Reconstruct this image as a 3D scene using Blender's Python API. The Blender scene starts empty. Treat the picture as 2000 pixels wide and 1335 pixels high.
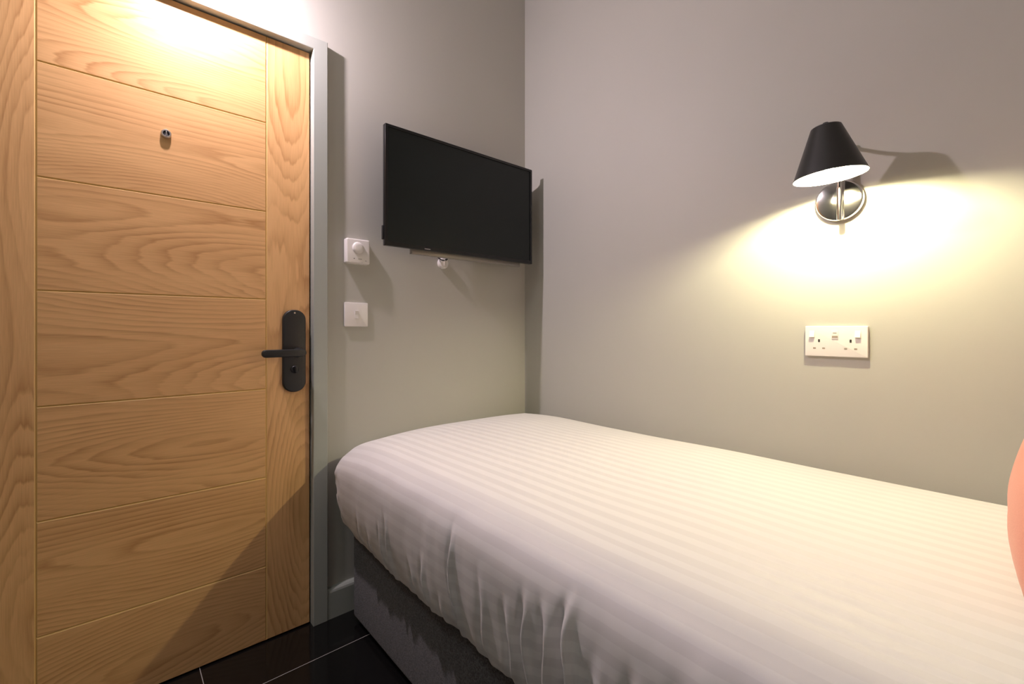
import bpy, bmesh, math, random
from mathutils import Vector, Matrix, noise
PI = math.pi
scn = bpy.context.scene
COL = scn.collection

# ---------------------------------------------------------------- camera, light, exposure
F_PX = 880.0
CAM = Vector((1.63, -1.525, 1.02))
cd = bpy.data.cameras.new('camera')
cam = bpy.data.objects.new('camera', cd); COL.objects.link(cam)
cd.sensor_width = 36.0; cd.lens = F_PX / 2000 * 36.0
cd.shift_y = -(667.5 - 642) / 2000
cd.clip_start = 0.02
cam.location = CAM
fwd = Vector((-0.7495, 0.662, 0))
cam.rotation_euler = (PI / 2, 0, math.atan2(-fwd.x, fwd.y))
scn.camera = cam

scn.view_settings.view_transform = 'Standard'
scn.view_settings.look = 'None'
scn.view_settings.gamma = 1
scn.view_settings.use_curve_mapping = False
scn.view_settings.exposure = 0.5

w = bpy.data.worlds.new('world'); scn.world = w; w.use_nodes = True
w.node_tree.nodes['Background'].inputs[0].default_value = (0.5, 0.5, 0.5, 1)
w.node_tree.nodes['Background'].inputs[1].default_value = 0.0

# lamp and added fill strengths and colours, used by the lamps' builders further down
DOORLIGHT_POS = Vector((0.155, -1.385, 2.11))
DOORLIGHT_STRENGTH = 2050.0; DOORLIGHT_AIM = Vector((0.60, 0.52, -0.60)).normalized(); DOORLIGHT_COLOR = (1.0, 0.83, 0.91)
BULB_STRENGTH = 3200.0; BULB_COLOR = (1.0, 0.89, 0.55)
FILL_STRENGTH = 11.0; FILL_COLOR = (0.90, 1.0, 0.98)  # added ceiling fill that lifts the shaded parts of the room
FILL_POS = (1.0, -2.35)

# ---------------------------------------------------------------- helpers
def add_box(bm, lo, hi, bevel=0.0, seg=2):
    lo = Vector(lo); hi = Vector(hi)
    r = bmesh.ops.create_cube(bm, size=1.0)
    for v in r['verts']:
        v.co = Vector([(lo[i] + hi[i]) / 2 + v.co[i] * (hi[i] - lo[i]) for i in range(3)])
    if bevel > 0:
        es = set(e for v in r['verts'] for e in v.link_edges)
        bmesh.ops.bevel(bm, geom=list(es), offset=bevel, segments=seg, profile=0.5, affect='EDGES')

def frame_axes(d):
    d = Vector(d).normalized()
    a = Vector((0, 0, 1)) if abs(d.z) < 0.9 else Vector((1, 0, 0))
    u = d.cross(a).normalized(); v = d.cross(u).normalized()
    return d, u, v

def add_lathe(bm, profile, origin, axis=(0, 0, 1), n=48, close=False):
    """profile: list of (radius, distance along axis)"""
    d, u, v = frame_axes(axis); o = Vector(origin)
    rings = []
    for r, h in profile:
        if r < 1e-6:
            rings.append([bm.verts.new(o + d * h)])
        else:
            rings.append([bm.verts.new(o + d * h + (u * math.cos(2*PI*i/n) + v * math.sin(2*PI*i/n)) * r) for i in range(n)])
    pairs = list(zip(rings, rings[1:]))
    if close: pairs.append((rings[-1], rings[0]))
    for a, b in pairs:
        for i in range(n):
            j = (i + 1) % n
            if len(a) == 1 and len(b) == 1: continue
            if len(a) == 1: bm.faces.new((a[0], b[i], b[j]))
            elif len(b) == 1: bm.faces.new((a[i], a[j], b[0]))
            else: bm.faces.new((a[i], a[j], b[j], b[i]))

def add_tube(bm, pts, r, n=12):
    pts = [Vector(p) for p in pts]
    rings = []
    up = None
    for i, p in enumerate(pts):
        t = (pts[min(i+1, len(pts)-1)] - pts[max(i-1, 0)]).normalized()
        if up is None:
            _, u, v = frame_axes(t)
        else:
            u = (up - t * up.dot(t)).normalized(); v = t.cross(u)
        up = u
        rings.append([bm.verts.new(p + (u * math.cos(2*PI*k/n) + v * math.sin(2*PI*k/n)) * r) for k in range(n)])
    for a, b in zip(rings, rings[1:]):
        for k in range(n):
            bm.faces.new((a[k], a[(k+1) % n], b[(k+1) % n], b[k]))
    bm.faces.new(rings[0][::-1]); bm.faces.new(rings[-1])

def bez(p0, p1, p2, p3, n=14):
    p0, p1, p2, p3 = map(Vector, (p0, p1, p2, p3))
    return [p0*(1-t)**3 + p1*3*t*(1-t)**2 + p2*3*t*t*(1-t) + p3*t**3 for t in [i/n for i in range(n+1)]]

def add_slab(bm, outline, to3d, t0, t1, edge=0.0, seg=3):
    """outline: 2D loop; to3d(a, b, t) gives the point; solid from t0 (back) to t1 (front), rounded front edge"""
    n = len(outline)
    cx = sum(p[0] for p in outline)/n; cy = sum(p[1] for p in outline)/n
    def inset(d):
        out = []
        for i in range(n):
            a = Vector(outline[i-1]); b = Vector(outline[i]); c = Vector(outline[(i+1) % n])
            t = (c - a).normalized(); nn = Vector((-t.y, t.x))
            if nn.dot(Vector((cx, cy)) - b) < 0: nn = -nn
            out.append(b + nn * d)
        return out
    levels = [(0, t0)]
    if edge > 0:
        for k in range(seg + 1):
            a = k / seg * PI / 2
            levels.append((edge * (1 - math.cos(a)), t1 - edge + edge * math.sin(a)))
    else:
        levels.append((0, t1))
    rings = []
    for d, t in levels:
        rings.append([bm.verts.new(to3d(p[0], p[1], t)) for p in inset(d)])
    for a, b in zip(rings, rings[1:]):
        for i in range(n):
            bm.faces.new((a[i], a[(i+1) % n], b[(i+1) % n], b[i]))
    bm.faces.new(rings[0][::-1]); bm.faces.new(rings[-1])

def rrect(cx, cy, w, h, r, n=8):
    pts = []
    for (sx, sy, a0) in ((1, 1, 0), (-1, 1, PI/2), (-1, -1, PI), (1, -1, 1.5*PI)):
        for k in range(n + 1):
            a = a0 + k/n*PI/2
            pts.append((cx + sx*(w/2 - r) + r*math.cos(a), cy + sy*(h/2 - r) + r*math.sin(a)))
    return pts

ORIG = {}
def obj(name, bm, m, parent=None, origin=(0, 0, 0), smooth=True, angle=35, fix=True):
    """bm is in world coordinates; a part shares its thing's origin"""
    o3 = ORIG[parent.name] if parent else Vector(origin)
    if fix: bmesh.ops.recalc_face_normals(bm, faces=bm.faces)
    for v in bm.verts: v.co -= o3
    me = bpy.data.meshes.new(name); bm.to_mesh(me); bm.free()
    ms = m if isinstance(m, (list, tuple)) else [m]
    for k in ms: me.materials.append(k)
    if smooth:
        for p in me.polygons: p.use_smooth = True
        try: me.set_sharp_from_angle(angle=math.radians(angle))
        except Exception: pass
    o = bpy.data.objects.new(name, me); COL.objects.link(o)
    if parent: o.parent = parent
    else: o.location = o3
    ORIG[o.name] = o3
    return o

def tag(o, label, cat, group=None, kind=None):
    o['label'] = label; o['category'] = cat
    if group: o['group'] = group
    if kind: o['kind'] = kind
    return o

def thing(name, label, cat, loc, group=None, kind=None):
    o = bpy.data.objects.new(name, None); COL.objects.link(o)
    o.location = loc; o.empty_display_size = 0.05
    ORIG[o.name] = Vector(loc)
    return tag(o, label, cat, group, kind)

# ---------------------------------------------------------------- materials
def mat(name, color=(0.5, 0.5, 0.5), rough=0.5, metal=0.0, spec=0.5, coat=0.0):
    m = bpy.data.materials.new(name); m.use_nodes = True
    b = m.node_tree.nodes['Principled BSDF']
    b.inputs['Base Color'].default_value = (*color, 1)
    b.inputs['Roughness'].default_value = rough
    b.inputs['Metallic'].default_value = metal
    b.inputs['Specular IOR Level'].default_value = spec
    b.inputs['Coat Weight'].default_value = coat
    return m, m.node_tree, b

def N(nt, t, **kw):
    n = nt.nodes.new(t)
    for k, v in kw.items():
        if k.startswith('_'): setattr(n, k[1:], v)
        else: n.inputs[k.replace('_', ' ')].default_value = v
    return n

def mth(nt, op, a, b=None, clamp=False):
    n = nt.nodes.new('ShaderNodeMath'); n.operation = op; n.use_clamp = clamp
    for i, x in enumerate((a, b)):
        if x is None: continue
        if isinstance(x, (int, float)): n.inputs[i].default_value = x
        else: nt.links.new(x, n.inputs[i])
    return n.outputs[0]

def mix(nt, fac, a, b):
    n = nt.nodes.new('ShaderNodeMix'); n.data_type = 'RGBA'
    for i, x in ((0, fac), (6, a), (7, b)):
        if isinstance(x, (int, float)): n.inputs[i].default_value = x
        elif isinstance(x, tuple): n.inputs[i].default_value = (*x, 1)
        else: nt.links.new(x, n.inputs[i])
    return n.outputs[2]

def bump(nt, b, h, strength, dist=0.001):
    n = N(nt, 'ShaderNodeBump', Strength=strength, Distance=dist)
    nt.links.new(h, n.inputs['Height']); nt.links.new(n.outputs[0], b.inputs['Normal'])

def coords(nt, which='Object', scale=(1, 1, 1)):
    tc = nt.nodes.new('ShaderNodeTexCoord'); mp = nt.nodes.new('ShaderNodeMapping')
    mp.inputs['Scale'].default_value = scale
    nt.links.new(tc.outputs[which], mp.inputs['Vector'])
    return mp.outputs[0]

def painted(name, color, rough, bstr=0.15, bscale=350.0, var=0.03):
    m, nt, b = mat(name, color, rough, spec=0.35)
    c = coords(nt)
    n1 = N(nt, 'ShaderNodeTexNoise', Scale=bscale, Detail=2.0); nt.links.new(c, n1.inputs['Vector'])
    n2 = N(nt, 'ShaderNodeTexNoise', Scale=3.0, Detail=2.0); nt.links.new(c, n2.inputs['Vector'])
    lo = tuple(x * (1 - var) for x in color); hi = tuple(min(1, x * (1 + var)) for x in color)
    nt.links.new(mix(nt, n2.outputs['Fac'], lo, hi), b.inputs['Base Color'])
    bump(nt, b, n1.outputs['Fac'], bstr, 0.0006)
    return m

WALL = painted('wall_paint', (0.47, 0.465, 0.42), 0.55)
TRIM = painted('trim_paint', (0.40, 0.425, 0.39), 0.38, 0.05)
CEIL = painted('ceiling_paint', (0.80, 0.79, 0.77), 0.7)

def make_oak(name, base_dark, base_light, contrast=1.0):
    m, nt, b = mat(name, (0.6, 0.4, 0.2), 0.42, spec=0.4)
    c = coords(nt, 'UV')
    warp = N(nt, 'ShaderNodeTexNoise', Scale=1.0, Detail=0.0, Roughness=0.5)
    mp = nt.nodes.new('ShaderNodeMapping'); mp.inputs['Scale'].default_value = (1.0, 4.2, 1)
    nt.links.new(c, mp.inputs['Vector']); nt.links.new(mp.outputs[0], warp.inputs['Vector'])
    sep = nt.nodes.new('ShaderNodeSeparateXYZ'); nt.links.new(c, sep.inputs[0])
    jit = N(nt, 'ShaderNodeTexNoise', Scale=1.0, Detail=3.0)
    mpj = nt.nodes.new('ShaderNodeMapping'); mpj.inputs['Scale'].default_value = (3.5, 38, 1)
    nt.links.new(c, mpj.inputs['Vector']); nt.links.new(mpj.outputs[0], jit.inputs['Vector'])
    g = mth(nt, 'MULTIPLY', warp.outputs['Fac'], 32.0)
    g = mth(nt, 'ADD', g, mth(nt, 'MULTIPLY', sep.outputs[1], 9.0))
    g = mth(nt, 'ADD', g, mth(nt, 'MULTIPLY', jit.outputs['Fac'], 1.3))
    f = mth(nt, 'FRACT', g)
    # asymmetric ring: slow rise, quick fall
    ring = mth(nt, 'POWER', f, 2.2)
    fall = mth(nt, 'SUBTRACT', 1.0, mth(nt, 'MULTIPLY', mth(nt, 'SUBTRACT', f, 0.86), 7.1, ), clamp=True)
    ring = mth(nt, 'MULTIPLY', ring, fall)
    # ring visibility varies over the board
    vis = N(nt, 'ShaderNodeTexNoise', Scale=1.0, Detail=2.0)
    mpv = nt.nodes.new('ShaderNodeMapping'); mpv.inputs['Scale'].default_value = (3, 14, 1); mpv.inputs['Location'].default_value = (5, 2, 0)
    nt.links.new(c, mpv.inputs['Vector']); nt.links.new(mpv.outputs[0], vis.inputs['Vector'])
    vv = mth(nt, 'MULTIPLY', mth(nt, 'SUBTRACT', vis.outputs['Fac'], 0.25), 1.9, clamp=True)
    ring = mth(nt, 'MULTIPLY', ring, vv)
    fib = N(nt, 'ShaderNodeTexNoise', Scale=1.0, Detail=4.0, Roughness=0.6)
    mpf = nt.nodes.new('ShaderNodeMapping'); mpf.inputs['Scale'].default_value = (14, 420, 1)
    nt.links.new(c, mpf.inputs['Vector']); nt.links.new(mpf.outputs[0], fib.inputs['Vector'])
    broad = N(nt, 'ShaderNodeTexNoise', Scale=1.0, Detail=1.0)
    mpb = nt.nodes.new('ShaderNodeMapping'); mpb.inputs['Scale'].default_value = (1.2, 9, 1); mpb.inputs['Location'].default_value = (9, 4, 0)
    nt.links.new(c, mpb.inputs['Vector']); nt.links.new(mpb.outputs[0], broad.inputs['Vector'])
    fac = mth(nt, 'MULTIPLY', ring, 1.05 * contrast)
    fac = mth(nt, 'ADD', fac, mth(nt, 'MULTIPLY', mth(nt, 'SUBTRACT', fib.outputs['Fac'], 0.42), 0.75))
    fac = mth(nt, 'ADD', fac, mth(nt, 'MULTIPLY', mth(nt, 'SUBTRACT', broad.outputs['Fac'], 0.4), 0.5), clamp=True)
    nt.links.new(mix(nt, fac, base_light, base_dark), b.inputs['Base Color'])
    bump(nt, b, fib.outputs['Fac'], 0.12, 0.0004)
    return m
OAK = make_oak('oak_veneer', (0.43, 0.195, 0.062), (0.80, 0.48, 0.215))
GROOVE, _, _ = mat('oak_groove', (0.74, 0.49, 0.19), 0.5)

BLACK_METAL, _, _ = mat('black_satin_metal', (0.012, 0.013, 0.014), 0.42, 0.0, 0.5)
CHROME, _, _ = mat('chrome', (0.75, 0.73, 0.70), 0.12, 1.0)
STEEL, _, _ = mat('brushed_steel', (0.55, 0.53, 0.50), 0.35, 1.0)
WHITE_PLASTIC, _, _ = mat('white_plastic', (0.80, 0.77, 0.74), 0.3)
ROCKER_PLASTIC, _, _ = mat('switch_white_plastic', (0.84, 0.81, 0.78), 0.25)
SLOT, _, _ = mat('dark_slot', (0.012, 0.010, 0.008), 0.6)
SHUTTER, _, _ = mat('socket_shutter', (0.30, 0.25, 0.20), 0.5)
GREYMARK, _, _ = mat('grey_print', (0.35, 0.34, 0.33), 0.5)
TV_BEZEL, _, _ = mat('tv_gloss_bezel', (0.006, 0.006, 0.007), 0.22, 0.0, 0.5)
TV_BACK, _, _ = mat('tv_back_plastic', (0.012, 0.012, 0.012), 0.55)
TV_SCREEN, _, _ = mat('tv_screen', (0.008, 0.012, 0.012), 0.28, 0.0, 0.35)
CABLE, _, _ = mat('black_cable', (0.012, 0.010, 0.010), 0.5)
RAIL, _, _ = mat('clear_grey_rail', (0.30, 0.28, 0.25), 0.4, 0.3)
LENS, _, _ = mat('viewer_glass', (0.10, 0.09, 0.11), 0.08, 0.0, 0.8)

def emitter(name, color, strength):
    m = bpy.data.materials.new(name); m.use_nodes = True
    nt = m.node_tree; nt.nodes.clear()
    e = nt.nodes.new('ShaderNodeEmission'); e.inputs[0].default_value = (*color, 1); e.inputs[1].default_value = strength
    o = nt.nodes.new('ShaderNodeOutputMaterial'); nt.links.new(e.outputs[0], o.inputs[0])
    return m

# floor tiles: black gloss with thin pale joints
TX, TY = 0.185, -1.332
def make_tile():
    m, nt, b = mat('black_gloss_tile', (0.01, 0.01, 0.01), 0.12, spec=0.5)
    tc = nt.nodes.new('ShaderNodeTexCoord'); sep = nt.nodes.new('ShaderNodeSeparateXYZ')
    nt.links.new(tc.outputs['Object'], sep.inputs[0])
    def line(ch, off, pitch):
        f = mth(nt, 'FRACT', mth(nt, 'DIVIDE', mth(nt, 'SUBTRACT', sep.outputs[ch], off - pitch*20 - pitch/2), pitch))
        return mth(nt, 'LESS_THAN', mth(nt, 'ABSOLUTE', mth(nt, 'SUBTRACT', f, 0.5)), 0.00095/pitch)
    ln = mth(nt, 'MAXIMUM', line(0, TX, 0.6), line(1, TY, 0.6))
    sp = N(nt, 'ShaderNodeTexNoise', Scale=500.0, Detail=1.0); nt.links.new(tc.outputs['Object'], sp.inputs['Vector'])
    spk = mth(nt, 'GREATER_THAN', sp.outputs['Fac'], 0.76)
    basec = mix(nt, mth(nt, 'MULTIPLY', spk, 0.5), (0.0075, 0.0072, 0.0072), (0.06, 0.06, 0.06))
    nt.links.new(mix(nt, ln, basec, (0.46, 0.44, 0.42)), b.inputs['Base Color'])
    nt.links.new(mth(nt, 'ADD', 0.13, mth(nt, 'MULTIPLY', ln, 0.6)), b.inputs['Roughness'])
    return m
TILE = make_tile()

# ---------------------------------------------------------------- setting
RX, BY, HZ = 2.12, -3.60, 2.90      # head wall x, back wall y, ceiling z
T = 0.12
DOOR_X = -0.005                     # face of the door leaf
FR_X = 0.024                        # front of the frame
DY0, DY1 = -1.806, -1.018           # door leaf
DZ1 = 1.974

bm = bmesh.new()                    # wall_left with the doorway cut out
add_box(bm, (-T, BY - T, 0), (0, DY0 - 0.03, HZ))
add_box(bm, (-T, DY1 + 0.03, 0), (0, T, HZ))
add_box(bm, (-T, DY0 - 0.03, DZ1 + 0.03), (0, DY1 + 0.03, HZ))
tag(obj('wall_left', bm, WALL, smooth=False), 'grey painted wall holding the oak door and the television', 'wall', kind='structure')
bm = bmesh.new(); add_box(bm, (0, 0, 0), (RX, T, HZ))
tag(obj('wall_right', bm, WALL, smooth=False), 'grey painted wall behind the bed with the lit wall lamp', 'wall', kind='structure')
bm = bmesh.new(); add_box(bm, (0, BY - T, 0), (RX, BY, HZ))
tag(obj('wall_back', bm, WALL, smooth=False), 'plain painted wall opposite the lamp wall', 'wall', kind='structure')
bm = bmesh.new(); add_box(bm, (RX, BY - T, 0), (RX + T, T, HZ))
tag(obj('wall_head', bm, WALL, smooth=False), 'plain painted wall at the head of the bed', 'wall', kind='structure')
bm = bmesh.new(); add_box(bm, (-T, BY - T, -0.06), (RX + T, T, 0))
tag(obj('floor', bm, TILE, smooth=False), 'black gloss tiled floor with thin pale joints', 'floor', kind='structure')
bm = bmesh.new(); add_box(bm, (-T, BY - T, HZ), (RX + T, T, HZ + 0.06))
tag(obj('ceiling', bm, CEIL, smooth=False), 'plain pale ceiling above the bed and door', 'ceiling', kind='structure')

# skirting boards: profile extruded
def skirting(name, a, b, nrm, label):
    a = Vector(a); b = Vector(b); n = Vector(nrm)
    prof = [(0, 0.0), (0.020, 0.0), (0.020, 0.092), (0.018, 0.099), (0.012, 0.1045), (0, 0.106)]
    bm = bmesh.new()
    ra = [bm.verts.new(a + n*p[0] + Vector((0, 0, p[1]))) for p in prof]
    rb = [bm.verts.new(b + n*p[0] + Vector((0, 0, p[1]))) for p in prof]
    k = len(prof)
    for i in range(k): bm.faces.new((ra[i], ra[(i+1) % k], rb[(i+1) % k], rb[i]))
    bm.faces.new(ra); bm.faces.new(rb[::-1])
    tag(obj(name, bm, TRIM, smooth=False), label, 'skirting board', kind='structure')
FY1 = DY1 + 0.053                   # outer side of the frame
FY0 = DY0 - 0.053
skirting('baseboard_left', (0, FY1, 0), (0, 0, 0), (1, 0, 0), 'grey green skirting board between door frame and bed')
skirting('baseboard_right', (0.02, 0, 0), (RX, 0, 0), (0, -1, 0), 'grey green skirting board along the lamp wall behind the bed')
skirting('baseboard_back', (0, BY, 0), (RX, BY, 0), (0, 1, 0), 'grey green skirting board opposite the lamp wall')

# door frame (trim_1): two posts and a head with stops
bm = bmesh.new()
fi = DY1 + 0.005; fo = FY1; zi = DZ1 + 0.005; zo = DZ1 + 0.046
li = DY0 - 0.005; lo_ = FY0
U = [(fo, 0), (fo, zo), (lo_, zo), (lo_, 0), (li, 0), (li, zi), (fi, zi), (fi, 0)]
ub = [bm.verts.new((-0.10, y, z)) for y, z in U]; uf = [bm.verts.new((FR_X, y, z)) for y, z in U]
for i in range(8): bm.faces.new((ub[i], ub[(i+1) % 8], uf[(i+1) % 8], uf[i]))
bm.faces.new(uf); bm.faces.new(ub[::-1])
bmesh.ops.recalc_face_normals(bm, faces=bm.faces)
bmesh.ops.bevel(bm, geom=[e for e in bm.edges if all(abs(v.co.x - FR_X) < 1e-6 for v in e.verts)], offset=0.002, segments=2, profile=0.5, affect='EDGES')
add_box(bm, (-0.10, fi - 0.014, 0), (-0.055, fi + 0.002, zi))
add_box(bm, (-0.10, li - 0.002, 0), (-0.055, li + 0.014, zi))
add_box(bm, (-0.10, li, zi - 0.014), (-0.055, fi, zi + 0.002))
tag(obj('trim_1', bm, TRIM, smooth=False), 'pale grey green frame around the oak door', 'door frame', kind='structure')

# ---------------------------------------------------------------- oak door
def door():
    bm = bmesh.new(); uv = bm.loops.layers.uv.new('UVMap')
    X = DOOR_X; g = 0.0028; gd = 0.003    # groove half width, depth
    ys = [DY0, -1.672, -1.152, DY1]
    zs = [0.006, 0.245, 0.535, 0.824, 1.117, 1.403, 1.693, DZ1]
    def quad(p, mi, kind, off):
        f = bm.faces.new([bm.verts.new(q) for q in p]); f.material_index = mi
        for l in f.loops:
            y, z = l.vert.co.y, l.vert.co.z
            l[uv].uv = (y + off, z + off*1.7) if kind == 'h' else (z + off, y + off*2.3)
    def field(y0, y1, z0, z1, kind, off, sides):
        # raised board with a small V slope into the groove on chosen sides: l r b t
        a0 = y0 + (g if 'l' in sides else 0); a1 = y1 - (g if 'r' in sides else 0)
        b0 = z0 + (g if 'b' in sides else 0); b1 = z1 - (g if 't' in sides else 0)
        quad([(X, a0, b0), (X, a1, b0), (X, a1, b1), (X, a0, b1)], 0, kind, off)
        xd = X - gd
        if 'l' in sides: quad([(xd, y0, z0), (X, a0, b0), (X, a0, b1), (xd, y0, z1)], 1, kind, off)
        if 'r' in sides: quad([(X, a1, b0), (xd, y1, z0), (xd, y1, z1), (X, a1, b1)], 1, kind, off)
        if 'b' in sides: quad([(xd, y0, z0), (xd, y1, z0), (X, a1, b0), (X, a0, b0)], 1, kind, off)
        if 't' in sides: quad([(X, a0, b1), (X, a1, b1), (xd, y1, z1), (xd, y0, z1)], 1, kind, off)
    field(ys[0], ys[1], zs[0], zs[-1], 'v', 3.3, 'r')
    field(ys[2], ys[3], zs[0], zs[-1], 'v', 8.1, 'l')
    offs = [1.13, 5.57, 2.71, 9.31, 4.47, 12.9, 7.7]
    for i in range(7):
        s = 'lr' + ('b' if i > 0 else '') + ('t' if i < 6 else '')
        field(ys[1], ys[2], zs[i], zs[i+1], 'h', offs[i], s)
    # slab body behind the face, sides and back
    B = X - 0.044
    y0, y1, z0, z1 = DY0, DY1, zs[0], zs[-1]
    for p in ([(B, y0, z0), (B, y0, z1), (B, y1, z1), (B, y1, z0)],
              [(B, y0, z0), (X, y0, z0), (X, y0, z1), (B, y0, z1)],
              [(X, y1, z0), (B, y1, z0), (B, y1, z1), (X, y1, z1)],
              [(B, y0, z1), (X, y0, z1), (X, y1, z1), (B, y1, z1)],
              [(B, y1, z0), (X, y1, z0), (X, y0, z0), (B, y0, z0)]):
        quad(p, 0, 'v', 6.0)
    return obj('door_1', bm, [OAK, GROOVE], origin=(DOOR_X, DY0, 0), smooth=False, fix=False)
d1 = tag(door(), 'light oak door with horizontal grooved boards between two upright stiles', 'door', kind='structure')

# lock plate, lever, thumb turn
PY, PZ = -1.069, 0.946
def face3(x0):
    return lambda a, b, t: Vector((x0 + t, a, b))
bm = bmesh.new()
add_slab(bm, rrect(PY, PZ, 0.072, 0.276, 0.033, 12), face3(DOOR_X), 0.0, 0.014, 0.004, 4)
plate = obj('lock_plate', bm, BLACK_METAL, d1, angle=50)
plate['label'] = 'long black rounded lock plate'
bm = bmesh.new()
LZ = 0.941; ly = -1.060
add_lathe(bm, [(0, 0), (0.0165, 0), (0.0165, 0.012), (0.012, 0.014), (0.0115, 0.036), (0, 0.036)], (DOOR_X + 0.013, ly, LZ), (1, 0, 0), 32)
def lev(a, b, t): return Vector((DOOR_X + 0.044 + t, a, b))
add_slab(bm, rrect(ly - 0.050, LZ, 0.133, 0.0245, 0.0118, 8), lev, 0.0, 0.013, 0.003, 3)
obj('lever_handle', bm, BLACK_METAL, plate, angle=50)
bm = bmesh.new()
tz = PZ - 0.062
add_lathe(bm, [(0, 0), (0.0125, 0), (0.0125, 0.004), (0.011, 0.0055), (0, 0.0055)], (DOOR_X + 0.013, PY, tz), (1, 0, 0), 32)
add_box(bm, (DOOR_X + 0.0165, PY - 0.0035, tz - 0.011), (DOOR_X + 0.034, PY + 0.0035, tz + 0.011), 0.002)
obj('thumb_turn', bm, BLACK_METAL, plate, angle=40)
bm = bmesh.new()
add_lathe(bm, [(0, 0), (0.003, 0), (0.0028, 0.0012), (0, 0.0016)], (DOOR_X + 0.0135, PY, PZ + 0.128), (1, 0, 0), 16)
obj('plate_screw', bm, STEEL, plate)
# door viewer
bm = bmesh.new()
add_lathe(bm, [(0.0075, 0.0), (0.0125, 0.0), (0.0125, 0.007), (0.0105, 0.010), (0.0078, 0.010), (0.0078, 0.003)], (DOOR_X, -1.4127, 1.581), (1, 0, 0), 32)
vw = obj('door_viewer', bm, STEEL, d1, angle=30); vw['label'] = 'small round steel spyhole'
bm = bmesh.new()
add_lathe(bm, [(0, 0.008), (0.004, 0.0075), (0.0078, 0.004), (0.0078, 0.0)], (DOOR_X, -1.4127, 1.581), (1, 0, 0), 24)
obj('viewer_lens', bm, LENS, vw)
bm = bmesh.new()
add_box(bm, (DOOR_X + 0.006, -1.4139, 1.5745), (DOOR_X + 0.0112, -1.4115, 1.5875), 0.0005)
obj('viewer_bar', bm, STEEL, vw)

# ---------------------------------------------------------------- thermostat and light switch
def wall_left3(a, b, t): return Vector((t, a, b))
TY0, TZ0 = -0.856, 1.303
th = thing('thermostat', 'white square thermostat with round dial beside the door frame, above the light switch', 'thermostat', (0, TY0, TZ0 - 0.045))
bm = bmesh.new(); add_slab(bm, rrect(TY0, TZ0, 0.088, 0.090, 0.006, 5), wall_left3, 0.0, 0.026, 0.005, 4)
obj('casing', bm, WHITE_PLASTIC, th, angle=50)
bm = bmesh.new()
add_lathe(bm, [(0.0, 0.0255), (0.0215, 0.0255), (0.0205, 0.0305), (0.0175, 0.0335), (0.010, 0.0345), (0, 0.0348)], (0, TY0 - 0.002, TZ0 + 0.012), (1, 0, 0), 40)
dial = obj('dial', bm, WHITE_PLASTIC, th, angle=40)
bm = bmesh.new()
for k in range(9):
    add_box(bm, (0.0255, TY0 - 0.025 + k*0.0048, TZ0 - 0.0415), (0.0263, TY0 - 0.0238 + k*0.0048, TZ0 - 0.0395))
obj('vent_slots', bm, GREYMARK, th)
bm = bmesh.new()
add_lathe(bm, [(0, 0.0), (0.0018, 0), (0.0018, 0.0008), (0, 0.0008)], (0.0255, TY0 - 0.016, TZ0 - 0.0275), (1, 0, 0), 12)
obj('indicator', bm, SLOT, th)
bm = bmesh.new()
add_box(bm, (0.0255, TY0 - 0.001, TZ0 - 0.029), (0.0262, TY0 + 0.013, TZ0 - 0.0265))
add_box(bm, (0.0255, TY0 + 0.025, TZ0 - 0.034), (0.0262, TY0 + 0.031, TZ0 - 0.032))
obj('printed_mark', bm, GREYMARK, th)

SZ0 = 1.0725
sw = thing('light_switch', 'flat white square single light switch on the wall below the thermostat', 'light switch', (0, TY0, SZ0 - 0.044))
bm = bmesh.new(); add_slab(bm, rrect(TY0, SZ0, 0.088, 0.088, 0.003, 4), wall_left3, 0.0, 0.008, 0.0018, 3)
obj('face_plate', bm, WHITE_PLASTIC, sw, angle=50)
bm = bmesh.new()
p = [(0.0075, -0.0135), (0.0098, -0.0135), (0.0092, 0.0), (0.0125, 0.0135), (0.0075, 0.0135)]
for yy in (0,):
    ra = [bm.verts.new((x, TY0 - 0.0065, SZ0 + z)) for x, z in p]
    rb = [bm.verts.new((x, TY0 + 0.0065, SZ0 + z)) for x, z in p]
    for i in range(5): bm.faces.new((ra[i], ra[(i+1) % 5], rb[(i+1) % 5], rb[i]))
    bm.faces.new(ra); bm.faces.new(rb[::-1])
obj('rocker', bm, ROCKER_PLASTIC, sw, smooth=False)

# ---------------------------------------------------------------- double socket
def wall_right3(a, b, t): return Vector((a, -t, b))
SX, SZ = 1.283, 0.985
so = thing('wall_socket', 'white double wall socket with two switches and a usb port below the wall lamp', 'socket', (SX, 0, SZ - 0.043))
bm = bmesh.new(); add_slab(bm, rrect(SX, SZ, 0.147, 0.086, 0.0025, 4), wall_right3, 0.0, 0.010, 0.0018, 3)
obj('face_plate', bm, WHITE_PLASTIC, so, angle=50)
def wall_prism(y_prof, xc, wdt):
    bm = bmesh.new()
    ra = [bm.verts.new((xc - wdt/2, -t, z)) for t, z in y_prof]; rb = [bm.verts.new((xc + wdt/2, -t, z)) for t, z in y_prof]
    k = len(y_prof)
    for i in range(k): bm.faces.new((ra[i], ra[(i+1) % k], rb[(i+1) % k], rb[i]))
    bm.faces.new(ra); bm.faces.new(rb[::-1]); return bm
for dx in (-0.0555, 0.0515):
    z1 = SZ + 0.030
    bmr = wall_prism([(0.0095, z1 - 0.019), (0.0155, z1 - 0.018), (0.0112, z1 - 0.002), (0.0104, z1), (0.0095, z1)], SX + dx, 0.012)
    obj('rocker', bmr, ROCKER_PLASTIC, so, smooth=False)
bm = bmesh.new()
add_box(bm, (SX - 0.0085, -0.0112, SZ + 0.006), (SX + 0.0075, -0.0095, SZ + 0.032), 0.0006)
usb = obj('usb_port', bm, WHITE_PLASTIC, so)
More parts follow.
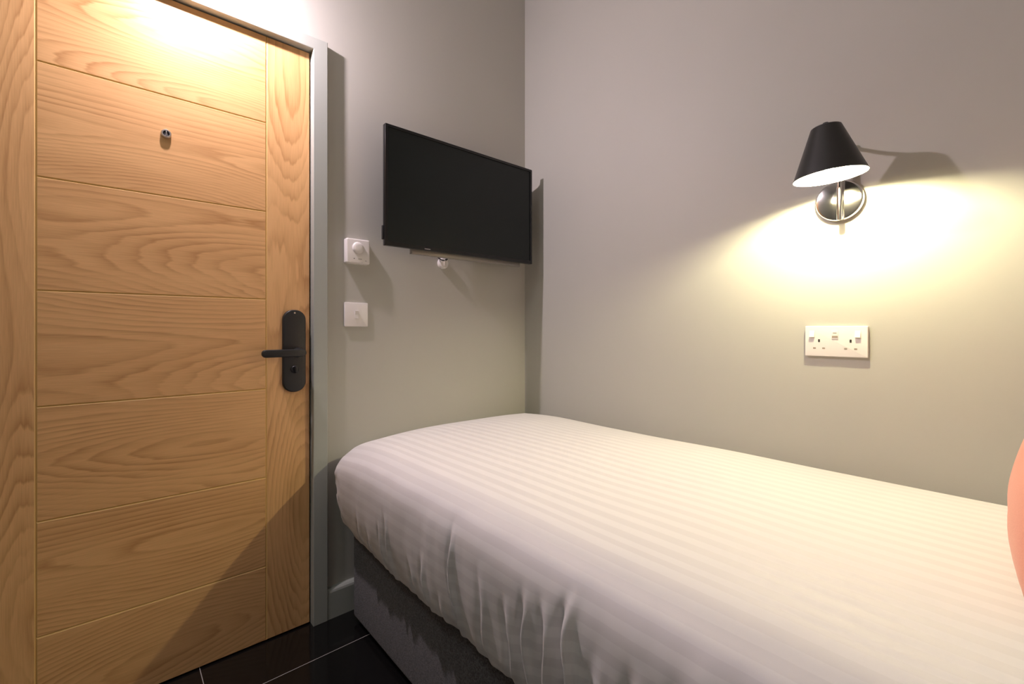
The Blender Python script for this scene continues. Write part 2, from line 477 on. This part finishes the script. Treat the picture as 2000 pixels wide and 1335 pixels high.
bm = bmesh.new(); add_box(bm, (SX - 0.0072, -0.0116, SZ + 0.0105), (SX + 0.0062, -0.0105, SZ + 0.0155)); obj('usb_slot', bm, SHUTTER, usb)
bm = bmesh.new(); add_box(bm, (SX - 0.005, -0.0116, SZ + 0.0225), (SX + 0.0035, -0.0105, SZ + 0.0245)); obj('usb_slot', bm, SHUTTER, usb)
for cx in (-0.0385, 0.0355):
    bm = bmesh.new(); add_slab(bm, rrect(SX + cx, SZ + 0.0015, 0.0045, 0.0085, 0.0012, 3), wall_right3, 0.0098, 0.0104)
    obj('earth_slot', bm, SLOT, so)
    for q in (-0.0112, 0.0112):
        bm = bmesh.new(); add_slab(bm, rrect(SX + cx + q, SZ - 0.0200, 0.0068, 0.0042, 0.0008, 3), wall_right3, 0.0098, 0.0104)
        obj('pin_slot', bm, SHUTTER, so)

# ---------------------------------------------------------------- television
TVX, TY_0, TY_1, TZ_0, TZ_1 = 0.130, -0.802, -0.076, 1.319, 1.754
tv = thing('television', 'black flat screen television mounted on the wall in the corner, switched off', 'television', (0.10, (TY_0 + TY_1)/2, TZ_0))
def tv3(a, b, t): return Vector((TVX - 0.016 + t, a, b))
bz = 0.011
cyc, czc = (TY_0 + TY_1)/2, (TZ_0 + TZ_1)/2
bm = bmesh.new()       # bezel ring
outer = rrect(cyc, czc, TY_1 - TY_0, TZ_1 - TZ_0, 0.003, 3)
inner = rrect(cyc, czc + 0.002, TY_1 - TY_0 - 2*bz, TZ_1 - TZ_0 - 2*bz - 0.003, 0.001, 3)
ro = [bm.verts.new(tv3(*p, 0.0)) for p in outer]; rf = [bm.verts.new(tv3(*p, 0.0145)) for p in outer]
rf2 = [bm.verts.new(tv3(p[0]*0.998 + cyc*0.002, p[1]*0.998 + czc*0.002, 0.016)) for p in outer]
ri = [bm.verts.new(tv3(*p, 0.016)) for p in inner]; rb_ = [bm.verts.new(tv3(*p, 0.011)) for p in inner]
n = len(outer)
for a, b in ((ro, rf), (rf, rf2), (rf2, ri), (ri, rb_)):
    for i in range(n): bm.faces.new((a[i], a[(i+1) % n], b[(i+1) % n], b[i]))
obj('bezel', bm, TV_BEZEL, tv, angle=30)
bm = bmesh.new()
add_box(bm, (TVX - 0.014, TY_0 + bz - 0.002, TZ_0 + bz), (TVX - 0.0035, TY_1 - bz + 0.002, TZ_1 - bz + 0.002))
obj('screen', bm, TV_SCREEN, tv, smooth=False)
bm = bmesh.new()
add_box(bm, (TVX - 0.020, TY_0 + 0.001, TZ_0 + 0.001), (TVX - 0.0145, TY_1 - 0.001, TZ_1 - 0.001), 0.001)
r = bmesh.ops.create_cube(bm, size=1.0)
for v in r['verts']:
    k = 1.0 if v.co.x > 0 else 0.86; front = v.co.x > 0
    v.co = Vector((TVX - 0.020 if front else TVX - 0.045, cyc + v.co.y*2*(0.350 if front else 0.33), TZ_0 + 0.012 + (v.co.z + 0.5)*(0.405 if front else 0.39)))
r = bmesh.ops.create_cube(bm, size=1.0)      # unseen deeper half, shaped to throw the shadow in the corner
for v in r['verts']:
    front = v.co.x > 0
    v.co = Vector((TVX - 0.040 if front else TVX - 0.105, (-0.49 if v.co.y < 0 else -0.094), TZ_0 + 0.012 + (v.co.z + 0.5)*(0.395 if front else 0.37)))
obj('back_housing', bm, TV_BACK, tv, angle=20)
bm = bmesh.new(); add_box(bm, (TVX - 0.022, TY_0 - 0.004, TZ_0 + 0.022), (TVX - 0.012, TY_0 + 0.002, TZ_0 + 0.072), 0.001)
obj('side_button_strip', bm, TV_BACK, tv)
bm = bmesh.new(); add_box(bm, (TVX - 0.006, TY_0 + 0.16, TZ_0 + 0.0035), (TVX + 0.0006, TY_0 + 0.185, TZ_0 + 0.0065)); obj('badge', bm, GREYMARK, tv)

br = thing('television_bracket', 'grey metal wall bracket with a rail under the television', 'bracket', (0, cyc, TZ_0 - 0.012))
bm = bmesh.new(); add_box(bm, (0, cyc - 0.09, 1.40), (0.006, cyc + 0.09, 1.60), 0.001); obj('wall_plate', bm, BLACK_METAL, br)
bm = bmesh.new(); add_box(bm, (0.005, cyc - 0.04, 1.47), (0.0245, cyc + 0.04, 1.53), 0.002); obj('bracket_arm', bm, BLACK_METAL, br)
bm = bmesh.new(); add_box(bm, (TVX - 0.052, TY_0 + 0.125, TZ_0 - 0.013), (TVX - 0.034, TY_1 - 0.045, TZ_0 + 0.0105), 0.001); obj('rail', bm, RAIL, br)

# round white cable outlet with two black leads under the television
OY, OZ = -0.482, 1.297
oc = thing('cable_outlet', 'small round white cable outlet on the wall under the television', 'outlet', (0, OY, OZ - 0.02))
bm = bmesh.new(); add_lathe(bm, [(0, 0), (0.023, 0), (0.023, 0.014), (0.019, 0.019), (0, 0.020)], (0, OY, OZ), (1, 0, 0), 32); obj('casing', bm, WHITE_PLASTIC, oc, angle=40)
bm = bmesh.new(); add_box(bm, (0.019, OY - 0.0015, OZ - 0.017), (0.0212, OY + 0.0015, OZ + 0.017), 0.0005); obj('ridge', bm, WHITE_PLASTIC, oc)
bm = bmesh.new(); add_tube(bm, bez((0.024, OY - 0.004, OZ + 0.010), (0.034, OY - 0.028, OZ + 0.006), (0.034, OY - 0.055, OZ + 0.022), (0.020, OY - 0.075, OZ + 0.065)), 0.0025, 8)
tag(obj('cable', bm, CABLE, origin=(0.024, OY, OZ + 0.010)), 'thin black lead curving up left from the round outlet behind the television', 'cable')
bm = bmesh.new(); add_tube(bm, bez((0.026, OY + 0.002, OZ + 0.012), (0.036, OY + 0.006, OZ + 0.018), (0.034, OY + 0.012, OZ + 0.03), (0.018, OY + 0.016, OZ + 0.065)), 0.0042, 8)
tag(obj('cable', bm, CABLE, origin=(0.026, OY, OZ + 0.012)), 'thicker black lead rising straight from the round outlet behind the television', 'cable')

# ---------------------------------------------------------------- wall lamp
LX, LZc = 1.293, 1.377
SHC = Vector((1.300, -0.170, 1.533))      # top centre of the shade
lamp = thing('wall_lamp', 'lit wall lamp with black conical shade on a chrome round plate', 'lamp', (LX, 0, LZc - 0.056))
bm = bmesh.new()
add_lathe(bm, [(0, 0), (0.056, 0), (0.056, 0.014), (0.054, 0.0175), (0.050, 0.019), (0, 0.0195)], (LX, 0, LZc), (0, -1, 0), 64)
obj('back_plate', bm, CHROME, lamp, angle=30)
bm = bmesh.new()
stx, sty = LX + 0.006, -0.036
add_lathe(bm, [(0, 0.0), (0.006, 0.0), (0.0066, 0.001), (0.0066, 0.218), (0.006, 0.2185), (0, 0.2185)], (stx, sty, 1.318), (0, 0, 1), 24)
add_lathe(bm, [(0, 0), (0.0045, 0), (0.0045, 0.019), (0, 0.019)], (stx, -0.018, LZc - 0.03), (0, -1, 0), 16)
obj('stem', bm, CHROME, lamp, angle=30)
bm = bmesh.new()
add_tube(bm, [(stx, sty, 1.529), (stx, -0.10, 1.529), (SHC.x, SHC.y + 0.0, 1.537)], 0.0048, 16)
obj('arm', bm, CHROME, lamp)
F3 = fwd
tilt = Matrix.Translation(SHC) @ Matrix.Rotation(math.radians(-4.5), 4, F3) @ Matrix.Translation(-SHC)
bm = bmesh.new()     # shade: outer wall, rim, inner wall
H = 0.127; R0, R1, th_ = 0.033, 0.080, 0.0012
add_lathe(bm, [(0, 0.001), (R0 - 0.003, 0.0), (R0, -0.002), (R1, -H), (R1 - th_, -H), (R0 - th_, -0.0035), (0, -0.0035)], SHC, (0, 0, 1), 72)
for f in bm.faces: f.material_index = 0
for f in bm.faces:
    c = f.calc_center_median(); rr = math.hypot(c.x - SHC.x, c.y - SHC.y)
    z = SHC.z - c.z
    rout = R0 + (R1 - R0)*(z - 0.002)/(H - 0.002)
    if (0.003 < z < H - 0.0001 and rr < rout - 0.0007): f.material_index = 1
for v in bm.verts: v.co = tilt @ v.co
SHADE_OUT, _, _ = mat('black_shade_paint', (0.016, 0.016, 0.015), 0.35, 0.0, 0.5)
SHADE_IN, _, _ = mat('white_shade_lining', (0.85, 0.82, 0.75), 0.6)
obj('lamp_shade', bm, [SHADE_OUT, SHADE_IN], lamp, angle=25, fix=True)
bm = bmesh.new(); add_lathe(bm, [(0, -0.008), (0.008, -0.008), (0.009, 0.002), (0.006, 0.008), (0, 0.009)], SHC + Vector((0, 0, 0.002)), (0, 0, 1), 20)
for v in bm.verts: v.co = tilt @ v.co
obj('knuckle', bm, BLACK_METAL, lamp)
bm = bmesh.new(); add_lathe(bm, [(0, -0.004), (0.014, -0.004), (0.015, -0.080), (0.0095, -0.084), (0, -0.084)], SHC, (0, 0, 1), 24)
for v in bm.verts: v.co = tilt @ v.co
obj('lamp_holder', bm, WHITE_PLASTIC, lamp, angle=30)
bm = bmesh.new()
cr_ = 0.0088; c0, c1 = -0.088, -0.1155       # slim capsule
prof = [(0, c0 + 0.004), (cr_*0.7, c0 + 0.002), (cr_, c0 - 0.004)] + [(cr_*math.cos(a), c1 + cr_ - cr_*math.sin(a)) for a in [PI/2*k/8 for k in range(0, 8)]] + [(0, c1)]
add_lathe(bm, prof, SHC, (0, 0, 1), 32)
for v in bm.verts: v.co = tilt @ v.co
obj('bulb', bm, emitter('warm_bulb', BULB_COLOR, BULB_STRENGTH), lamp)

# small swivel wall spotlight over the door, just above the frame of the photograph
DP = DOORLIGHT_POS; DA = DOORLIGHT_AIM
pl = thing('spotlight', 'small black swivel wall spotlight above the oak door, aimed over the bed', 'lamp', (0, DP.y, 2.24))
bm = bmesh.new(); add_lathe(bm, [(0, 0), (0.040, 0), (0.040, 0.016), (0.036, 0.020), (0, 0.020)], (0, DP.y, 2.24), (1, 0, 0), 32); obj('back_plate', bm, BLACK_METAL, pl, angle=30)
bk = DP - DA*0.07
bm = bmesh.new(); add_tube(bm, bez((0.015, DP.y, 2.24), (0.06, DP.y, 2.24), (bk.x, bk.y, 2.24), (bk.x, bk.y, bk.z + 0.01)), 0.006, 12); obj('arm', bm, BLACK_METAL, pl)
bm = bmesh.new(); add_lathe(bm, [(0, -0.085), (0.020, -0.084), (0.027, -0.078), (0.029, -0.001), (0.024, 0.0), (0.0235, -0.002), (0, -0.002)], DP, DA, 40); obj('spot_housing', bm, BLACK_METAL, pl, angle=30)
bm = bmesh.new(); add_lathe(bm, [(0.0235*math.sin(math.radians(a)), 0.0235*(math.cos(math.radians(a)) - math.cos(math.radians(80)))) for a in (80, 72, 64, 56, 48, 40, 32, 24, 16, 8)] + [(0, 0.0235*(1 - math.cos(math.radians(80))))], DP, DA, 40); obj('spot_lens', bm, emitter('spot_lens_glow', DOORLIGHT_COLOR, DOORLIGHT_STRENGTH), pl)

# round glowing disc on the ceiling, added out of view as room fill
cl = thing('ceiling_fill', 'large round glowing disc on the ceiling, added as fill light for the room', 'lamp', (FILL_POS[0], FILL_POS[1], HZ))
bm = bmesh.new(); add_lathe(bm, [(0.20, 0), (0.215, 0), (0.215, -0.05), (0.20, -0.05)], (FILL_POS[0], FILL_POS[1], HZ), (0, 0, 1), 48, close=True); obj('rim', bm, CHROME, cl, angle=30)
bm = bmesh.new(); add_lathe(bm, [(0.198, -0.002), (0.198, -0.05), (0.12, -0.056), (0, -0.058)], (FILL_POS[0], FILL_POS[1], HZ), (0, 0, 1), 48); obj('fill_disc', bm, emitter('ceiling_fill_glow', FILL_COLOR, FILL_STRENGTH), cl)

# ---------------------------------------------------------------- bed
def make_tweed():
    m, nt, b = mat('charcoal_tweed', (0.05, 0.048, 0.052), 0.95, spec=0.15)
    c = coords(nt)
    n1 = N(nt, 'ShaderNodeTexNoise', Scale=300.0, Detail=3.0, Roughness=0.75); nt.links.new(c, n1.inputs['Vector'])
    wv = N(nt, 'ShaderNodeTexWave', Scale=260.0, Distortion=2.5, Detail=2.0); wv.bands_direction = 'DIAGONAL'; nt.links.new(c, wv.inputs['Vector'])
    f = mth(nt, 'MULTIPLY', mth(nt, 'SUBTRACT', n1.outputs['Fac'], 0.38), 3.2, clamp=True)
    f2 = mth(nt, 'ADD', mth(nt, 'MULTIPLY', f, 0.75), mth(nt, 'MULTIPLY', wv.outputs['Fac'], 0.25))
    nt.links.new(mix(nt, f2, (0.016, 0.017, 0.019), (0.22, 0.21, 0.225)), b.inputs['Base Color'])
    b.inputs['Sheen Weight'].default_value = 0.2
    bump(nt, b, f2, 0.6, 0.0012)
    return m
TWEED = make_tweed()
BX0, BX1, BYN, BYF = 0.078, 1.900, -0.897, -0.080
BASE_Z = 0.335
bed = thing('bed_base', 'charcoal fabric divan bed base standing on the black tiles', 'bed base', ((BX0 + BX1)/2, (BYN + BYF)/2, 0))
bm = bmesh.new(); add_box(bm, (BX0, BYN, 0.016), (BX1, BYF, BASE_Z), 0.010, 3)
obj('divan_body', bm, TWEED, bed, angle=60)
for x in (BX0 + 0.07, BX1 - 0.07):
    for y in (BYN + 0.07, BYF - 0.07):
        bm = bmesh.new(); add_lathe(bm, [(0, 0), (0.018, 0), (0.022, 0.004), (0.022, 0.0165), (0, 0.0165)], (x, y, 0), (0, 0, 1), 20); obj('glide', bm, BLACK_METAL, bed)

# rings of a rounded rectangle, shrinking to a line
NXS, NYS, NC = 420, 90, 26
def ring_points(x0, x1, y0, y1, r, d):
    """points with outward normal and arc position; d = inset"""
    x0 += d; x1 -= d; y0 += d; y1 -= d
    if y1 - y0 < 0.0005: y0 = y1 = (y0 + y1)/2
    r = max(0.0, min(r - d*(1.2 if d < 0.06 else 1.2*0.06/d + 0.55*(1 - 0.06/d)), (y1 - y0)/2, (x1 - x0)/2))
    pts = []
    def side(a, b, nx, ny, n):
        for k in range(n):
            t = k/n; pts.append((a[0] + (b[0]-a[0])*t, a[1] + (b[1]-a[1])*t, nx, ny))
    def corner(cx, cy, a0, n):
        for k in range(n):
            a = a0 + k/n*PI/2; pts.append((cx + r*math.cos(a), cy + r*math.sin(a), math.cos(a), math.sin(a)))
    side((x0 + r, y0), (x1 - r, y0), 0, -1, NXS); corner(x1 - r, y0 + r, -PI/2, NC)
    side((x1, y0 + r), (x1, y1 - r), 1, 0, NYS); corner(x1 - r, y1 - r, 0, NC)
    side((x1 - r, y1), (x0 + r, y1), 0, 1, NXS//3); corner(x0 + r, y1 - r, PI/2, NC)
    side((x0, y1 - r), (x0, y0 + r), -1, 0, NYS); corner(x0 + r, y0 + r, PI, NC)
    return pts

SH = dict(x0=0.024, x1=1.965, y0=-0.966, y1=-0.014, r=0.10)
# profile from hem upward: inset, z
PROF = [(0.040, 0.330), (0.039, 0.323), (0.034, 0.325), (0.029, 0.336), (0.020, 0.362), (0.009, 0.41), (0.001, 0.465),
        (-0.003, 0.525), (0.000, 0.568), (0.016, 0.602), (0.042, 0.623), (0.068, 0.638), (0.100, 0.647), (0.150, 0.654),
        (0.22, 0.659), (0.31, 0.663), (0.40, 0.665), (0.4775, 0.666)]
def cr(p0, p1, p2, p3, t):
    return 0.5*((2*p1) + (-p0 + p2)*t + (2*p0 - 5*p1 + 4*p2 - p3)*t*t + (-p0 + 3*p1 - 3*p2 + p3)*t**3)
def dense(P, sub):
    out = []
    for i in range(len(P) - 1):
        a = P[max(i-1, 0)]; b = P[i]; c = P[i+1]; d = P[min(i+2, len(P)-1)]
        for k in range(sub):
            t = k/sub; out.append((cr(a[0], b[0], c[0], d[0], t), cr(a[1], b[1], c[1], d[1], t)))
    out.append(P[-1]); return out
# folds on the near side: x position at mid height, depth (m), width, z low, z high, lean, curl
FOLDS = [(0.795, 0.0075, 0.0075, 0.27, 0.565, 0.01), (0.43, 0.0055, 0.007, 0.28, 0.45, 0.02), (0.47, 0.004, 0.008, 0.28, 0.50, 0.03),
         (0.60, 0.004, 0.012, 0.28, 0.42, 0.03), (0.665, 0.0055, 0.009, 0.28, 0.45, 0.0), (0.735, 0.004, 0.010, 0.28, 0.38, 0.03),
         (0.905, 0.0035, 0.010, 0.30, 0.52, 0.05), (0.985, 0.0055, 0.010, 0.28, 0.49, 0.05), (1.03, 0.0065, 0.009, 0.28, 0.53, 0.07),
         (1.085, 0.0075, 0.010, 0.28, 0.535, 0.06), (1.135, 0.010, 0.010, 0.28, 0.565, 0.05), (1.20, 0.004, 0.012, 0.28, 0.50, 0.07),
         (1.265, 0.0055, 0.012, 0.28, 0.52, 0.08), (1.345, 0.005, 0.013, 0.28, 0.54, 0.08), (1.44, 0.005, 0.012, 0.28, 0.50, 0.06),
         (1.55, 0.006, 0.012, 0.28, 0.52, 0.05), (1.70, 0.006, 0.012, 0.28, 0.52, 0.05),
         (0.34, 0.004, 0.010, 0.28, 0.40, 0.02), (0.27, 0.004, 0.010, 0.28, 0.42, 0.02)]
def ss(a, b, x):
    t = max(0.0, min(1.0, (x - a)/(b - a))); return t*t*(3 - 2*t)
def sheet_disp(x, y, z, nx, ny, d):
    """outward displacement on sides"""
    side = ss(0.65, 0.57, z)
    h = 0.0
    if ny < -0.3:
        for fx, dep, wd, zl, zh, lean in FOLDS:
            xc = fx + lean*(z - 0.42) + 0.004*math.sin(z*40 + fx*30)
            u = (x - xc)/wd
            if abs(u) < 4.5:
                env = ss(zh + 0.035, zh - 0.06, z)*ss(zl - 0.03, zl + 0.02, z)
                # a ridge with a hollow on its left
                h += 1.6*dep*env*(0.45 + 0.55*ss(0.325, 0.38, z))*(math.exp(-u*u) - 0.9*math.exp(-(u + 1.7)**2/0.9))
    n = noise.noise(Vector((x*9, y*9, z*4 + 3)))*0.004 + noise.noise(Vector((x*26, y*26, z*7)))*0.0022
    low = ss(0.46, 0.325, z)
    h += n*side + noise.noise(Vector((x*38 + 7, y*38, z*9)))*0.003*low + noise.noise(Vector((x*7, y*7, 9)))*0.008*low
    # crumple at the foot corner
    cw = math.exp(-((x - 0.05)**2 + (y + 0.95)**2)/0.004)*side*ss(0.61, 0.55, z)
    h += cw*(noise.noise(Vector((x*40, y*40, z*28)))*0.010 + math.sin(z*95 + x*60)*0.0015)
    if z < 0.39: h = max(h, -0.005)
    return h
def sheet(bm, cfg, prof, inset=0.0, disp=True, uvl=None):
    P = dense(prof, 4)
    # arc length from hem
    arc = [0.0]
    for a, b in zip(P, P[1:]): arc.append(arc[-1] + math.hypot(b[0]-a[0], b[1]-a[1]))
    rings = []; data = []
    for (d, z), s in zip(P, arc):
        pts = ring_points(cfg['x0'], cfg['x1'], cfg['y0'], cfg['y1'], cfg['r'], d + inset)
        ring = []; rd = []
        for k, (x, y, nx, ny) in enumerate(pts):
            zz = z; xx, yy = x, y
            # softer, lower foot corner on the near side
            cdist = math.hypot(max(0, x - 0.03), max(0, y + 0.962))
            zz -= 0.030*math.exp(-(cdist/0.20)**2)*ss(0.48, 0.63, z)
            zz -= 0.022*math.exp(-((x - 0.03)**2 + (y + 0.014)**2)/0.030)*ss(0.48, 0.63, z)
            # gentle lower foot edge and corner dips
            zz -= 0.006*math.exp(-((x - 0.03)/0.10)**2)*ss(0.5, 0.62, z)
            zz += noise.noise(Vector((x*3.2, y*3.2, 1.7)))*0.005*ss(0.5, 0.65, z)
            if disp:
                h = sheet_disp(x, y, z, nx, ny, d)
                xx += nx*h; yy += ny*h
                if z < 0.37:
                    zz += 0.022*math.exp(-(cdist/0.16)**2)*ss(0.37, 0.325, z)
                    zz += noise.noise(Vector((x*6, y*6, 4)))*0.012*ss(0.37, 0.325, z) + abs(noise.noise(Vector((x*22, y*22, 4))))*0.002*ss(0.35, 0.325, z)
            yy = min(yy, -0.004)
            ring.append(bm.verts.new((xx, yy, zz))); 
            down = arc[-1] - s
            rd.append((x, y, nx, ny, s))
        rings.append(ring); data.append(rd)
    n = len(rings[0])
    # stripe coordinate: across the bed, following the cloth down the long sides
    s_top = next(a for (q, a) in zip(P, arc) if q[0] > 0.10)
    vals = {}
    for j, (ring, rd) in enumerate(zip(rings, data)):
        for v, (x, y, nx, ny, s) in zip(ring, rd):
            drop = max(0.0, s_top - s)
            yb = y if drop == 0 else min(max(y, cfg['y0'] + 0.10), cfg['y1'] - 0.10) if abs(ny) > 0.01 else y
            vals[v] = (x, yb + ny*drop*(1 if abs(ny) > 0.01 else 0))
    for a, b in zip(rings, rings[1:]):
        for i in range(n):
            j = (i + 1) % n
            f = bm.faces.new((a[i], a[j], b[j], b[i]))
            if uvl:
                for l in f.loops: l[uvl].uv = vals[l.vert]
    return rings

def make_sheet_mat():
    m, nt, b = mat('white_satin_stripe', (0.8, 0.78, 0.76), 0.75, spec=0.45)
    c = coords(nt, 'UV')
    sep = nt.nodes.new('ShaderNodeSeparateXYZ'); nt.links.new(c, sep.inputs[0])
    f = mth(nt, 'FRACT', mth(nt, 'DIVIDE', mth(nt, 'ADD', sep.outputs[1], 10.0), STRIPE))
    tri = mth(nt, 'ABSOLUTE', mth(nt, 'SUBTRACT', f, 0.5))          # 0.5 at edges .. 0
    st = mth(nt, 'ADD', mth(nt, 'MULTIPLY', mth(nt, 'SUBTRACT', tri, 0.25), 30.0), 0.5, clamp=True)
    nt.links.new(mix(nt, st, (0.722, 0.703, 0.698), (0.785, 0.77, 0.762)), b.inputs['Base Color'])
    nt.links.new(mth(nt, 'ADD', 0.62, mth(nt, 'MULTIPLY', st, 0.23)), b.inputs['Roughness'])
    nt.links.new(mth(nt, 'SUBTRACT', 0.6, mth(nt, 'MULTIPLY', st, 0.4)), b.inputs['Specular IOR Level'])
    n1 = N(nt, 'ShaderNodeTexNoise', Scale=900.0, Detail=2.0); nt.links.new(coords(nt), n1.inputs['Vector'])
    bump(nt, b, n1.outputs['Fac'], 0.12, 0.0004)
    b.inputs['Sheen Roughness'].default_value = 0.45
    nt.links.new(mth(nt, 'SUBTRACT', 0.14, mth(nt, 'MULTIPLY', st, 0.06)), b.inputs['Sheen Weight'])
    return m
STRIPE = 0.036
SHEET = make_sheet_mat()
bm = bmesh.new(); uvl = bm.loops.layers.uv.new('UVMap')
sheet(bm, SH, PROF, uvl=uvl)
bmesh.ops.remove_doubles(bm, verts=bm.verts, dist=0.00002)
o = obj('fitted_sheet', bm, SHEET, origin=(1.0, -0.48, 0.322), angle=80)
tag(o, 'white striped cotton sheet stretched over the mattress, gathered in folds along its side', 'bed sheet')
# mattress inside the sheet
MATT, _, _ = mat('mattress_ticking', (0.7, 0.69, 0.66), 0.9)
bm = bmesh.new()
NXS, NYS, NC = 60, 20, 8
MP = [(0.474, 0.3365), (0.12, 0.3365), (0.09, 0.345), (0.07, 0.365), (0.060, 0.40), (0.060, 0.48), (0.075, 0.53), (0.10, 0.56), (0.13, 0.575), (0.18, 0.59), (0.30, 0.60), (0.4775, 0.605)]
sheet(bm, SH, MP, disp=False)
bmesh.ops.remove_doubles(bm, verts=bm.verts, dist=0.00005)
tag(obj('mattress', bm, MATT, origin=(1.0, -0.48, 0.3365), angle=60), 'single mattress under the white striped sheet on the charcoal base', 'mattress')

# ---------------------------------------------------------------- cushion and pillow at the head of the bed
def pillow_mesh(W, Hh, Tk, n=40, pinch=0.05, seed=0):
    bm = bmesh.new()
    grid = {}
    for s in (1, -1):
        for i in range(n + 1):
            for j in range(n + 1):
                u = -1 + 2*i/n; v = -1 + 2*j/n
                u = math.sin(u*PI/2)*0.55 + u*0.45; v = math.sin(v*PI/2)*0.55 + v*0.45
                k = max(0.0, (1 - abs(u)**2.6))**0.5*max(0.0, (1 - abs(v)**2.2))**0.5
                px = u*W/2*(1 - pinch*(1 - abs(u))*0 - pinch*(1 - v*v)*abs(u)**3*1.0)
                py = v*Hh/2*(1 - pinch*(1 - u*u)*abs(v)**3)
                t = Tk/2*k*(0.9 + 0.1*math.cos(u*2)) + noise.noise(Vector((px*9 + seed, py*9, s)))*0.006*k
                grid[s, i, j] = bm.verts.new((s*t, px, py))
    for s in (1, -1):
        for i in range(n):
            for j in range(n):
                q = (grid[s, i, j], grid[s, i+1, j], grid[s, i+1, j+1], grid[s, i, j+1])
                bm.faces.new(q if s > 0 else q[::-1])
    bmesh.ops.remove_doubles(bm, verts=bm.verts, dist=0.0003)
    return bm
def make_cushion_mat():
    m, nt, b = mat('coral_fabric', (0.72, 0.25, 0.17), 0.9, spec=0.15)
    c = coords(nt)
    n1 = N(nt, 'ShaderNodeTexNoise', Scale=600.0, Detail=3.0); nt.links.new(c, n1.inputs['Vector'])
    nt.links.new(mix(nt, n1.outputs['Fac'], (0.60, 0.19, 0.13), (0.80, 0.31, 0.22)), b.inputs['Base Color'])
    b.inputs['Sheen Weight'].default_value = 0.3
    bump(nt, b, n1.outputs['Fac'], 0.3, 0.0006)
    return m
bm = pillow_mesh(0.45, 0.45, 0.15, pinch=0.01, seed=2)
CB = Vector((1.729, -0.505, 0.889))
M = Matrix.Translation(CB) @ Matrix.Rotation(math.radians(24), 4, 'Y')
for v in bm.verts: v.co = M @ v.co
tag(obj('cushion', bm, make_cushion_mat(), origin=(1.70, -0.47, 0.63), angle=80), 'coral pink cushion standing on the bed at the right edge of the photo', 'cushion')
bm = pillow_mesh(0.68, 0.42, 0.15, seed=5)
M = Matrix.Translation(Vector((1.945, -0.47, 0.880))) @ Matrix.Rotation(math.radians(14), 4, 'Y')
for v in bm.verts: v.co = M @ v.co
tag(obj('pillow', bm, MATT, origin=(1.87, -0.47, 0.63), angle=80), 'white pillow standing behind the coral cushion', 'pillow')
